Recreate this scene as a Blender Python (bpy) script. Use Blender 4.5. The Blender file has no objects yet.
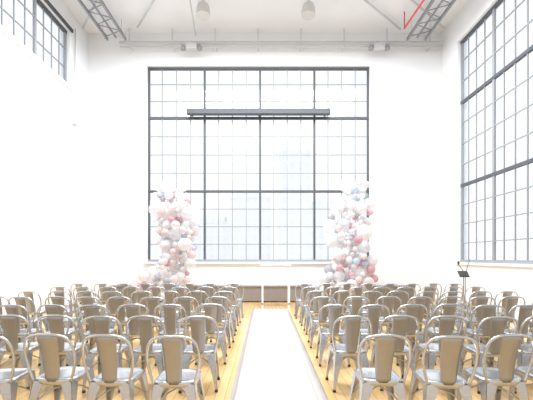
import bpy, bmesh, math, random
from mathutils import Vector, Matrix
random.seed(7)
S=bpy.context.scene
F=355.0; H=1.53
# ---------------- materials ----------------
def mat(name,col,rough=0.6,metal=0.0,noise=0.0,scale=5.0,spec=0.5):
    m=bpy.data.materials.new(name); m.use_nodes=True
    nt=m.node_tree; b=nt.nodes['Principled BSDF']
    b.inputs['Base Color'].default_value=(*col,1)
    b.inputs['Roughness'].default_value=rough
    b.inputs['Metallic'].default_value=metal
    b.inputs['Specular IOR Level'].default_value=spec
    if noise>0:
        tc=nt.nodes.new('ShaderNodeTexCoord'); n=nt.nodes.new('ShaderNodeTexNoise')
        n.inputs['Scale'].default_value=scale; n.inputs['Detail'].default_value=4
        r=nt.nodes.new('ShaderNodeValToRGB')
        r.color_ramp.elements[0].color=(*[c*(1-noise) for c in col],1)
        r.color_ramp.elements[1].color=(*[min(1,c*(1+noise)) for c in col],1)
        nt.links.new(tc.outputs['Object'],n.inputs['Vector'])
        nt.links.new(n.outputs['Fac'],r.inputs['Fac'])
        nt.links.new(r.outputs['Color'],b.inputs['Base Color'])
    return m
M_wall=mat('white_plaster',(0.895,0.905,0.92),0.85,noise=0.02,scale=1.5)
M_ceil=mat('ceiling_paint',(0.87,0.875,0.89),0.85,noise=0.03,scale=1)
M_steelw=mat('white_steel',(0.62,0.62,0.62),0.5,noise=0.03)
M_dark=mat('dark_steel',(0.085,0.09,0.105),0.6,noise=0.1)
M_munt=mat('muntin_paint',(0.30,0.31,0.33),0.6,noise=0.03)
M_rad=mat('radiator_cover',(0.30,0.265,0.25),0.6,noise=0.08)
M_red=mat('red_pipe_paint',(0.80,0.10,0.10),0.5,noise=0.05)
M_frame=mat('chair_galvanised',(0.55,0.575,0.61),0.25,0.9,noise=0.06,scale=14)
M_splat=mat('chair_splat',(0.385,0.39,0.40),0.32,0.75,noise=0.06,scale=9)
M_rubber=mat('rubber',(0.05,0.05,0.05),0.8)
M_black=mat('black_metal',(0.05,0.05,0.05),0.5)
M_white=mat('white_lacquer',(0.9,0.89,0.88),0.4)
M_lampw=mat('lamp_shade',(0.66,0.65,0.64),0.5)
def floor_mat():
    m=bpy.data.materials.new('wood_floor'); m.use_nodes=True; nt=m.node_tree; b=nt.nodes['Principled BSDF']
    tc=nt.nodes.new('ShaderNodeTexCoord'); mp=nt.nodes.new('ShaderNodeMapping')
    mp.inputs['Rotation'].default_value=(0,0,math.radians(90))
    br=nt.nodes.new('ShaderNodeTexBrick')
    br.inputs['Scale'].default_value=1.0; br.inputs['Brick Width'].default_value=1.8; br.inputs['Row Height'].default_value=0.11
    br.inputs['Mortar Size'].default_value=0.003
    br.inputs['Color1'].default_value=(0.79,0.50,0.20,1); br.inputs['Color2'].default_value=(0.89,0.60,0.28,1)
    br.inputs['Mortar'].default_value=(0.40,0.23,0.09,1)
    n=nt.nodes.new('ShaderNodeTexNoise'); n.inputs['Scale'].default_value=3
    mx=nt.nodes.new('ShaderNodeMixRGB'); mx.blend_type='MULTIPLY'; mx.inputs[0].default_value=0.2
    L=nt.links.new
    L(tc.outputs['Object'],mp.inputs['Vector']); L(mp.outputs[0],br.inputs['Vector']); L(mp.outputs[0],n.inputs['Vector'])
    L(br.outputs['Color'],mx.inputs[1]); L(n.outputs['Fac'],mx.inputs[2]); L(mx.outputs[0],b.inputs['Base Color'])
    b.inputs['Roughness'].default_value=0.17
    return m
M_floor=floor_mat()
def runner_mat():
    m=bpy.data.materials.new('runner_fabric'); m.use_nodes=True; nt=m.node_tree; b=nt.nodes['Principled BSDF']
    tc=nt.nodes.new('ShaderNodeTexCoord'); w=nt.nodes.new('ShaderNodeTexWave'); w.bands_direction='X'
    w.inputs['Scale'].default_value=2.8; w.inputs['Distortion'].default_value=0.4
    r=nt.nodes.new('ShaderNodeValToRGB')
    r.color_ramp.elements[0].color=(0.60,0.51,0.49,1); r.color_ramp.elements[0].position=0
    r.color_ramp.elements[1].color=(0.75,0.69,0.68,1); r.color_ramp.elements[1].position=0.25
    L=nt.links.new
    L(tc.outputs['Object'],w.inputs['Vector']); L(w.outputs['Fac'],r.inputs['Fac']); L(r.outputs['Color'],b.inputs['Base Color'])
    b.inputs['Roughness'].default_value=0.18
    return m
M_runner=runner_mat()
def glass_mat():
    m=bpy.data.materials.new('window_glass'); m.use_nodes=True; nt=m.node_tree
    nt.nodes.remove(nt.nodes['Principled BSDF']); o=nt.nodes['Material Output']
    t=nt.nodes.new('ShaderNodeBsdfTransparent'); t.inputs[0].default_value=(0.96,0.98,1,1)
    g=nt.nodes.new('ShaderNodeBsdfGlossy'); g.inputs['Roughness'].default_value=0.05
    x=nt.nodes.new('ShaderNodeMixShader'); x.inputs[0].default_value=0.04
    nt.links.new(t.outputs[0],x.inputs[1]); nt.links.new(g.outputs[0],x.inputs[2]); nt.links.new(x.outputs[0],o.inputs[0])
    return m
M_glass=glass_mat()
def balloon_mat(name,col,trans):
    m=bpy.data.materials.new(name); m.use_nodes=True; nt=m.node_tree
    b=nt.nodes['Principled BSDF']; o=nt.nodes['Material Output']
    b.inputs['Base Color'].default_value=(*col,1); b.inputs['Roughness'].default_value=0.2
    t=nt.nodes.new('ShaderNodeBsdfTransparent')
    tl=nt.nodes.new('ShaderNodeBsdfTranslucent'); tl.inputs[0].default_value=(*col,1)
    x1=nt.nodes.new('ShaderNodeMixShader'); x1.inputs[0].default_value=0.4
    x=nt.nodes.new('ShaderNodeMixShader'); x.inputs[0].default_value=trans
    L=nt.links.new
    L(b.outputs[0],x1.inputs[1]); L(tl.outputs[0],x1.inputs[2]); L(x1.outputs[0],x.inputs[1]); L(t.outputs[0],x.inputs[2]); L(x.outputs[0],o.inputs[0])
    return m
BM=[balloon_mat('balloon_clear',(0.90,0.90,0.92),0.50),balloon_mat('balloon_white',(0.92,0.90,0.905),0.2),
    balloon_mat('balloon_blush',(0.90,0.76,0.76),0.3),balloon_mat('balloon_rose',(0.80,0.48,0.53),0.35),
    balloon_mat('balloon_silver',(0.55,0.55,0.61),0.35),balloon_mat('balloon_blue',(0.62,0.75,0.86),0.35)]
# ---------------- mesh helpers ----------------
class B:
    def __init__(s,name,mats):
        s.name=name; s.bm=bmesh.new(); s.mats=mats
    def box(s,a,b,mi=0):
        x0,y0,z0=a; x1,y1,z1=b
        v=[s.bm.verts.new(p) for p in [(x0,y0,z0),(x1,y0,z0),(x1,y1,z0),(x0,y1,z0),(x0,y0,z1),(x1,y0,z1),(x1,y1,z1),(x0,y1,z1)]]
        for f in [(3,2,1,0),(4,5,6,7),(0,1,5,4),(1,2,6,5),(2,3,7,6),(3,0,4,7)]:
            s.bm.faces.new([v[i] for i in f]).material_index=mi
    def loft(s,rings,mi=0,cap=True,smooth=True,closed=False):
        R=[[s.bm.verts.new(p) for p in r] for r in rings]
        n=len(R[0]); m=len(R)
        for i in range(m if closed else m-1):
            a=R[i]; b=R[(i+1)%m]
            for j in range(n):
                f=s.bm.faces.new((a[j],a[(j+1)%n],b[(j+1)%n],b[j])); f.material_index=mi; f.smooth=smooth
        if cap and not closed:
            s.bm.faces.new(R[0][::-1]).material_index=mi; s.bm.faces.new(R[-1]).material_index=mi
    def tube(s,pts,r,seg=8,mi=0,closed=False):
        pts=[Vector(p) for p in pts]; n=len(pts); rings=[]; up=None
        for i,p in enumerate(pts):
            if closed: t=pts[(i+1)%n]-pts[i-1]
            else: t=pts[min(i+1,n-1)]-pts[max(i-1,0)]
            t.normalize()
            if up is None:
                up=Vector((0,0,1)) if abs(t.z)<0.9 else Vector((0,1,0))
            a=t.cross(up).normalized(); up=a.cross(t).normalized()
            rr=r[i] if isinstance(r,(list,tuple)) else r
            rings.append([p+(a*math.cos(2*math.pi*k/seg)+up*math.sin(2*math.pi*k/seg))*rr for k in range(seg)])
        s.loft(rings,mi,True,True,closed)
    def revolve(s,c,prof,seg=24,mi=0,axis='Z'):
        c=Vector(c)
        s.loft([[c+Vector((r*math.cos(2*math.pi*k/seg),r*math.sin(2*math.pi*k/seg),z)) for k in range(seg)] for r,z in prof],mi)
    def plate(s,fn,nu,nv,t,mi=0):
        off=Vector(t); g=[]
        for l in (0,1):
            g.append([[s.bm.verts.new(Vector(fn(i/nu,j/nv))+off*l) for j in range(nv+1)] for i in range(nu+1)])
        for l in (0,1):
            for i in range(nu):
                for j in range(nv):
                    q=[g[l][i][j],g[l][i+1][j],g[l][i+1][j+1],g[l][i][j+1]]
                    f=s.bm.faces.new(q if l else q[::-1]); f.material_index=mi; f.smooth=True
        def edge(a,b):
            f=s.bm.faces.new((g[0][a[0]][a[1]],g[0][b[0]][b[1]],g[1][b[0]][b[1]],g[1][a[0]][a[1]])); f.material_index=mi
        for i in range(nu): edge((i,0),(i+1,0)); edge((i+1,nv),(i,nv))
        for j in range(nv): edge((0,j+1),(0,j)); edge((nu,j),(nu,j+1))
    def done(s,loc=(0,0,0),recalc=True):
        if recalc: bmesh.ops.recalc_face_normals(s.bm,faces=s.bm.faces)
        me=bpy.data.meshes.new(s.name); s.bm.to_mesh(me); s.bm.free()
        for m in s.mats: me.materials.append(m)
        o=bpy.data.objects.new(s.name,me); o.location=loc; S.collection.objects.link(o); return o
def catmull(P,n=5):
    P=[Vector(p) for p in P]; out=[]
    for i in range(len(P)-1):
        a=P[max(i-1,0)];b=P[i];c=P[i+1];d=P[min(i+2,len(P)-1)]
        for k in range(n):
            t=k/n
            out.append(0.5*((2*b)+(c-a)*t+(2*a-5*b+4*c-d)*t*t+(3*b-a-3*c+d)*t**3))
    out.append(P[-1]); return out
# ---------------- room ----------------
XL,XR,YB,YF,ZC=-6.1,6.1,12.24,-3.0,9.25
T=0.3
b=B('floor',[M_floor]); b.box((XL-T,YF-T,-0.2),(XR+T,YB+T,0)); b.done()
b=B('ceiling',[M_ceil]); b.box((XL-T,YF-T,ZC),(XR+T,YB+T,ZC+0.2)); b.done()
def wall_y(name,y0,y1,x0,x1,z0,z1):
    b=B(name,[M_wall])
    b.box((XL-T,y0,0),(x0,y1,ZC)); b.box((x1,y0,0),(XR+T,y1,ZC)); b.box((x0,y0,0),(x1,y1,z0)); b.box((x0,y0,z1),(x1,y1,ZC)); b.done()
def wall_x(name,x0,x1,y0,y1,z0,z1):
    b=B(name,[M_wall])
    b.box((x0,YF,0),(x1,y0,ZC)); b.box((x0,y1,0),(x1,YB,ZC)); b.box((x0,y0,0),(x1,y1,z0)); b.box((x0,y0,z1),(x1,y1,ZC)); b.done()
WX0,WX1,WZ0,WZ1=-4.07,3.62,1.36,8.12
wall_y('wall_back',YB,YB+T,WX0,WX1,WZ0,WZ1)
b=B('wall_front',[M_wall]); b.box((XL-T,YF-T,0),(XR+T,YF,ZC)); b.done()
RY0,RY1,RZ0,RZ1=0.0,11.25,1.36,8.35
wall_x('wall_right',XR,XR+T,RY0,RY1,RZ0,RZ1)
LY0,LY1,LZ0,LZ1=0.0,11.1,6.83,8.6
wall_x('wall_left',XL-T,XL,LY0,LY1,LZ0,LZ1)
def window(name,u0,u1,z0,z1,place,posts,rails,cols,rows,pw=0.07,post_mat=0):
    b=B(name,[M_dark,M_munt,M_glass])
    def bar(ua,ub,za,zb,wa,wb,mi):
        p=place(ua,wa,za); q=place(ub,wb,zb)
        b.box([min(p[i],q[i]) for i in range(3)],[max(p[i],q[i]) for i in range(3)],mi)
    P=[u0]+posts+[u1]; R=[z0]+rails+[z1]
    for i,p in enumerate(P):
        a=p if i==0 else (p-pw if i==len(P)-1 else p-pw/2)
        bar(a,a+pw,z0,z1,0.10,0.16,post_mat)
    for i,r in enumerate(R):
        h=pw*1.15
        a=r if i==0 else (r-h if i==len(R)-1 else r-h/2)
        bar(u0,u1,a,a+h,0.09,0.17,0 if i>0 else 1)
    mw=0.030
    for i in range(len(P)-1):
        for k in range(1,cols):
            u=P[i]+(P[i+1]-P[i])*k/cols
            bar(u-mw/2,u+mw/2,z0,z1,0.11,0.14,1)
    for i in range(len(R)-1):
        for k in range(1,rows[i]):
            z=R[i]+(R[i+1]-R[i])*k/rows[i]
            bar(u0,u1,z-mw/2,z+mw/2,0.109,0.141,1)
    bar(u0,u1,z0,z1,0.123,0.127,2)
    return b.done()
window('window_1',WX0,WX1,WZ0,WZ1,lambda u,w,z:(u,YB+w,z),[-2.10,-0.17,1.72],[3.81,6.36],4,[4,4,3])
window('window_2',RY0,RY1,RZ0,RZ1,lambda u,w,z:(XR+w,u,z),[1.6,3.2,4.8,6.4,8.0,9.65],[3.78,6.40],4,[4,4,3],post_mat=1,pw=0.08)
window('window_3',LY0,LY1,LZ0,LZ1,lambda u,w,z:(XL-w,u,z),[1.6,3.2,4.8,6.4,8.0,9.6],[],4,[3],post_mat=1,pw=0.08)
b=B('trim_1',[M_wall]); b.box((WX0-0.1,YB-0.08,WZ0-0.06),(WX1+0.1,YB,WZ0)); b.done()
b=B('trim_2',[M_wall]); b.box((XR-0.07,RY0,RZ0-0.06),(XR,RY1+0.05,RZ0)); b.done()
b=B('trim_3',[M_dark]); b.box((XL,LY0,LZ1),(XL+0.06,LY1+0.1,LZ1+0.09)); b.done()
b=B('trim_4',[M_wall]); b.box((XL,LY0,LZ0-0.08),(XL+0.08,LY1+0.1,LZ0)); b.done()
b=B('baseboard_left',[M_wall]); b.box((XL,YF,0),(XL+0.02,YB,0.15)); b.done()
b=B('baseboard_right',[M_wall]); b.box((XR-0.02,YF,0),(XR,YB,0.15)); b.done()
b=B('radiator_cover',[M_rad,M_steelw]); b.box((-5.2,YB-0.24,0.04),(5.0,YB-.02,0.52)); b.box((-5.22,YB-0.27,0.52),(5.02,YB-.02,0.56),0)
x=-5.1
while x<4.95:
    b.box((x,YB-0.255,0.10),(x+0.02,YB-0.24,0.46),0); x+=0.12
for x in (-5.0,-2.0,1.6,4.8): b.box((x,YB-0.2,0),(x+0.06,YB-0.05,0.04),0)
b.done()
b=B('projection_screen_housing',[M_dark,M_steelw])
b.loft([[(x,YB-0.14+0.11*math.cos(t),6.47+0.12*math.sin(t)) for t in [math.pi/4+math.pi/2*k+d for k in range(4) for d in (-0.15,0.15)]] for x in (-2.66,2.22)],0,smooth=False)
for x in (-2.5,-0.2,2.05):
    b.box((x-0.03,YB-0.26,6.36),(x+0.03,YB-0.02,6.38),0)
b.done()
# ---------------- ceiling services ----------------
b=B('conduit_beam',[M_steelw])
b.box((-4.9,YB-0.30,8.72),(6.0,YB-0.22,8.80)); b.tube([(-4.9,YB-0.26,8.62),(6.0,YB-0.26,8.62)],0.02)
for i in range(8):
    x=-4.6+i*1.45; b.box((x,YB-0.28,8.6),(x+0.04,YB-0.02,8.64)); b.box((x,YB-0.28,8.8),(x+0.03,YB-0.25,ZC-.02))
b.done()
def tray(x0,x1,z):
    b=B('cable_tray',[M_steelw,M_munt])
    for x in (x0,x1):
        b.box((x-0.025,-2.5,z-0.06),(x+0.025,YB-0.40,z+0.04),1)
    y=-2.4;k=0
    while y<YB-0.75:
        b.tube([(x0,y,z),(x1,y+0.3,z)] if k%2 else [(x1,y,z),(x0,y+0.3,z)],0.014,6,1)
        y+=0.3;k+=1
    xm=(x0+x1)/2; b.tube([(xm,-2.5,z+0.02),(xm,YB-0.45,z+0.02)],0.03,8,1)
    y=-2
    while y<YB-0.5:
        for x in (x0,x1): b.tube([(x,y,z),(x,y,ZC-.02)],0.01,6,0)
        y+=1.5
    b.done()
tray(-5.25,-4.65,8.80); tray(4.75,5.35,8.80)
def truss(y):
    b=B('roof_truss',[M_steelw])
    b.box((XL+.01,y-0.05,8.98),(XR-.01,y+0.05,9.03)); b.box((XL+.01,y-0.06,ZC-0.06),(XR-.01,y+0.06,ZC-.005))
    n=18
    for i in range(n):
        xa=XL+.03+(XR-XL-.06)*i/n; xb=XL+.03+(XR-XL-.06)*(i+1)/n
        b.tube([(xa,y,9.01 if i%2 else ZC-0.03),(xb,y,ZC-0.03 if i%2 else 9.01)],0.018,6)
    b.done()
for y in (0.5,3.5,6.5,9.4): truss(y)
def pipe(pts,r=0.03,m=M_steelw,name='sprinkler_pipe'):
    b=B(name,[m]); b.tube(pts,r); b.done()
pipe([(-4.2,11.7,9.1),(-2.7,9.7,9.1)]); pipe([(-5.9,11.5,8.95),(-4.4,9.8,9.1)]); pipe([(2.3,9.9,9.1),(4.5,11.8,9.1)])
pipe([(3.4,9.7,9.08),(5.8,11.5,8.95)],.03)
pipe([(-2.3,11.8,8.9),(-2.1,9.6,8.9)],.02)
b=B('red_sprinkler_pipe',[M_red]); b.tube([(4.36,11.1,8.68),(4.50,8.2,8.68)],0.03); b.tube([(4.36,11.1,8.68),(4.36,11.1,9.2)],0.018); b.done()
def pendant(x,y):
    b=B('pendant_lamp',[M_lampw,M_steelw])
    b.revolve((x,y,8.66),[(0.20,0),(0.205,0.02),(0.20,0.2),(0.16,0.33),(0.07,0.38),(0.05,0.42),(0.03,0.44)],24,0)
    b.tube([(x,y,9.05),(x,y,ZC-.005)],0.015,8,1); b.done()
pendant(-1.83,10.5); pendant(1.28,10.5)
def emlight(x):
    b=B('emergency_light',[M_steelw,M_munt])
    b.box((x-0.18,YB-0.47,8.46),(x+0.18,YB-0.35,8.64),0)
    for s in (-1,1): b.revolve((x+s*0.27,YB-0.42,8.44),[(0.03,0.16),(0.08,0.10),(0.09,0.0),(0.08,-0.01)],12,1)
    b.box((x-0.28,YB-0.43,8.52),(x+0.28,YB-0.40,8.58),1)
    b.box((x-0.03,YB-0.38,8.6),(x+0.03,YB-0.305,8.76),0)
    b.done()
emlight(-2.45); emlight(3.8)
b=B('conduit_pipe',[M_steelw]); b.tube([(XL+0.06,11.3,8.8),(XL+0.06,11.3,6.0)],0.018); b.box((XL+.01,11.2,5.75),(XL+0.12,11.4,6.05)); b.done()
# ---------------- aisle runner ----------------
b=B('aisle_runner',[M_runner]); b.plate(lambda u,v:(-0.38+1.06*u,1.0+9.5*v,0.001+0.0015*math.sin(v*90)*math.sin(u*3.1)),6,80,(0,0,0.005)); b.done()
# ---------------- chairs ----------------
def chair_mesh():
    b=B('metal_chair',[M_frame,M_splat,M_rubber])
    def ring(r,z,n=32,e=5.0,dy=0):
        o=[]
        for k in range(n):
            t=2*math.pi*k/n; c=math.cos(t); s=math.sin(t)
            q=(abs(c)**e+abs(s)**e)**(-1/e); o.append((r*q*c,r*q*s+dy,z))
        return o
    b.loft([ring(.176,.395),ring(.184,.402),ring(.186,.44),ring(.180,.452),ring(.165,.453),ring(.15,.446),ring(.08,.442),ring(.02,.441)],0)
    for sx in (-1,1):
        for sy in (-1,1):
            top=Vector((sx*.178,sy*.178,.43)); bot=Vector((sx*.215,sy*(.225 if sy<0 else .205),.015))
            for ax in (0,1):
                rings=[]
                for k in range(6):
                    t=k/5; p=top.lerp(bot,t); p+=Vector((sx,sy,0))*0.006*math.sin(t*math.pi)
                    w=.078*(1-t)**1.3+.026; th=.005
                    if ax==0: q=[p,p+Vector((-sx*w,0,0)),p+Vector((-sx*w,-sy*th,0)),p+Vector((0,-sy*th,0))]
                    else: q=[p,p+Vector((0,-sy*w,0)),p+Vector((-sx*th,-sy*w,0)),p+Vector((-sx*th,0,0))]
                    rings.append(q)
                b.loft(rings,0,smooth=False)
            c=bot+Vector((-sx*.013,-sy*.013,-.015))
            b.revolve(c,[(.019,0),(.02,.01),(.017,.03)],10,2)
    for s in (-1,1):
        b.tube(catmull([(s*.19,-.20,.20),(s*.10,-.09,.30),(0,0,.335),(-s*.10,.09,.30),(-s*.19,.19,.20)],4),.007,6,0)
    half=[(.172,-.178,.43),(.198,-.185,.52),(.218,-.198,.62),(.221,-.215,.70),(.205,-.236,.78),(.162,-.252,.835),(.085,-.262,.858),(0,-.265,.862)]
    full=half+[(-x,y,z) for x,y,z in half[-2::-1]]
    b.tube(catmull(full,4),.0125,8,0)
    def sp(u,v):
        w=.064+.028*v
        x=(u-.5)*2*w; y=-.180-.082*v**1.2 + .016*math.sin(math.pi*v)-.010*(1-(2*u-1)**2)
        e=.004 if .25<u<.75 and .1<v<.9 else 0
        return (x,y-e,.43+.425*v)
    b.plate(sp,8,10,(0,.004,0),1)
    return b.done()
proto=chair_mesh(); first=True
def add_chair(x,y,rot):
    global first
    if first: o=proto; first=False
    else:
        o=bpy.data.objects.new('metal_chair',proto.data); S.collection.objects.link(o)
    o.location=(x,y,0); o.rotation_euler=(0,0,rot)
D0=3.28; DS=0.97
for r in range(7):
    y=D0+r*DS
    for c in range(8):
        add_chair(-0.78-c*0.545+random.uniform(-.025,.025),y+random.uniform(-.06,.06),random.uniform(-.07,.07))
        add_chair(1.06+c*0.53+random.uniform(-.025,.025)-(0.06 if r>0 else 0),y+random.uniform(-.06,.06),random.uniform(-.07,.07))
# ---------------- balloons ----------------
def garland(cx,cy,path,seed,lean):
    random.seed(seed)
    b=B('balloon_garland',BM+[M_white])
    placed=[]
    tries=0
    while len(placed)<200 and tries<16000:
        tries+=1
        t=random.random(); z=0.25+3.45*t
        k=t*(len(path)-1); i=min(int(k),len(path)-2); f=k-i
        ox=path[i][0]*(1-f)+path[i+1][0]*f; w=path[i][1]*(1-f)+path[i+1][1]*f
        a=random.uniform(0,2*math.pi); rr=w*math.sqrt(random.random())
        r=random.choice([.07,.1,.13,.17,.2,.24])
        p=Vector((cx+ox+rr*math.cos(a),cy+rr*math.sin(a)*0.5,z))
        if any((p-q).length<(r+s)*0.80 for q,s in placed): continue
        placed.append((p,r))
    for p,r in placed:
        if r>.15: mi=random.choices([0,1,2,4],[6,5,.8,.2])[0]
        else: mi=random.choices([0,1,2,3,4,5],[3,4,2,1.4,1.5,0.8])[0]
        ax=Vector((random.uniform(-1,1),random.uniform(-1,1),random.uniform(-1,1))).normalized()
        rot=ax.to_track_quat('Z','Y')
        prof=[]
        for k in range(11):
            th=math.pi*k/10
            z=-math.cos(th); rad=math.sin(th)*(1-0.12*(-z if z<0 else 0))
            if z<0: z*=1.12
            prof.append((max(rad,.01)*r,z*r))
        prof=[(.02*r+.012,-1.24*r),(.012,-1.15*r)]+prof[1:]
        rings=[[p+rot@Vector((q*math.cos(2*math.pi*k/14),q*math.sin(2*math.pi*k/14),z)) for k in range(14)] for q,z in prof]
        b.loft(rings,mi)
    b.tube([(cx,cy,0.02),(cx,cy,3.4)],.018,8,6)
    b.revolve((cx,cy,0),[(.25,0),(.25,.02),(.02,.03)],24,6)
    b.done()
garland(-2.6,10.6,[(-.55,.9),(-.4,.7),(.05,.5),(.0,.6),(-.2,.7),(-.2,.4)],3,0)
garland(2.5,10.6,[(-.4,.95),(.0,.8),(.15,.5),(-.05,.6),(.1,.6),(.2,.4)],8,0)
b=B('console_table',[M_white])
for x in (-0.10,0.70):
    for y in (10.65,10.95): b.box((x,y,0),(x+0.05,y+0.04,1.28))
    b.box((x,10.65,0.1),(x+0.05,10.99,0.14))
b.box((-0.13,10.62,1.28),(0.78,11.02,1.32)); b.done()
b=B('music_stand',[M_black])
cx,cy=5.15,9.2
b.tube([(cx,cy,.25),(cx,cy,1.05)],.011)
for k in range(3):
    a=k*2*math.pi/3+.4; b.tube([(cx,cy,.45),(cx+.26*math.cos(a),cy+.26*math.sin(a),.012)],.010)
    b.tube([(cx,cy,.25),(cx+.15*math.cos(a),cy+.15*math.sin(a),.24)],.007)
b.plate(lambda u,v:(cx+(u-.5)*.26,cy-.05+.13*v,1.02+.15*v),6,4,(0,.006,-.003))
b.box((cx-.13,cy-.10,1.01),(cx+.13,cy-.04,1.022)); b.done()
b=B('microphone_stand',[M_black])
cx,cy=5.7,10.1
b.tube([(cx,cy,.2),(cx,cy,1.05),(cx-.25,cy-.1,1.32)],.010)
b.revolve((cx-.25,cy-.1,1.30),[(.012,0),(.03,.05),(.03,.1),(.01,.12)],10)
b.tube([(cx,cy,1.05),(cx+.12,cy,1.45)],.008)
for k in range(3):
    a=k*2*math.pi/3; b.tube([(cx,cy,.3),(cx+.25*math.cos(a),cy+.25*math.sin(a),.012)],.011)
b.done()
# ---------------- exterior ----------------
def bmat(col):
    m=bpy.data.materials.new('facade'); m.use_nodes=True; nt=m.node_tree; p=nt.nodes['Principled BSDF']
    tc=nt.nodes.new('ShaderNodeTexCoord'); mp=nt.nodes.new('ShaderNodeMapping'); mp.inputs['Rotation'].default_value=(math.radians(90),0,0)
    br=nt.nodes.new('ShaderNodeTexBrick'); br.offset=0; br.inputs['Scale'].default_value=1; br.inputs['Brick Width'].default_value=2.2; br.inputs['Row Height'].default_value=3.2; br.inputs['Mortar Size'].default_value=0.5
    br.inputs['Color1'].default_value=(*[c*.95 for c in col],1); br.inputs['Color2'].default_value=(*[c*.97 for c in col],1); br.inputs['Mortar'].default_value=(*col,1)
    nt.links.new(tc.outputs['Object'],mp.inputs[0]); nt.links.new(mp.outputs[0],br.inputs['Vector']); nt.links.new(br.outputs['Color'],p.inputs['Base Color'])
    p.inputs['Roughness'].default_value=0.9; return m
FA=bmat((0.93,0.935,0.94)); FB=bmat((0.95,0.955,0.96))
def bld(x0,x1,y,h,m):
    b=B('city_building',[m]); b.box((x0,y,-12),(x1,y+20,h)); b.box((x0+2,y+3,h),(x1-2,y+12,h+2.5)); b.box((x0-.3,y-.3,h-.6),(x1+.3,y,h)); b.done()
bld(4.5,13,100,34,FA); bld(-12,2,120,22,FB); bld(-45,-12.5,125,14,FA); bld(13.5,34,105,17,FB); bld(36,60,115,24,FA)
b=B('ground_exterior',[mat('pale_concrete',(0.9,0.9,0.9),0.9,noise=.05,scale=.1)]); b.box((-250,-250,-12.5),(250,250,-12)); b.done()
# ---------------- light ----------------
w=bpy.data.worlds.new('World'); S.world=w; w.use_nodes=True
bg=w.node_tree.nodes['Background']; bg.inputs[0].default_value=(0.97,0.985,1,1); bg.inputs[1].default_value=1.25
def area(name,loc,rot,sx,sy,e,col=(1,1,1)):
    l=bpy.data.lights.new(name,'AREA'); l.shape='RECTANGLE'; l.size=sx; l.size_y=sy; l.energy=e; l.color=col
    o=bpy.data.objects.new(name,l); o.location=loc; o.rotation_euler=rot; S.collection.objects.link(o)
area('overhead_fill',(0,3.0,8.7),(0,0,0),7,3,130,(.93,.97,1))  # added fill light above the frame, not a room fixture; weak over front rows
area('overhead_fill',(0,8.0,8.7),(0,0,0),8,3,1450,(.93,.97,1))  # stronger added fill, no real fixture; brightens the window end of the room
# ---------------- camera ----------------
cd=bpy.data.cameras.new('camera'); cam=bpy.data.objects.new('camera',cd); S.collection.objects.link(cam)
cam.location=(0,0,H); cam.rotation_euler=(math.radians(90),0,0)
cd.sensor_width=36; cd.lens=F/533*36; cd.shift_y=57/533; cd.shift_x=1.5/533; cd.clip_end=1000
S.camera=cam
S.view_settings.view_transform='Standard'; S.view_settings.exposure=0.0
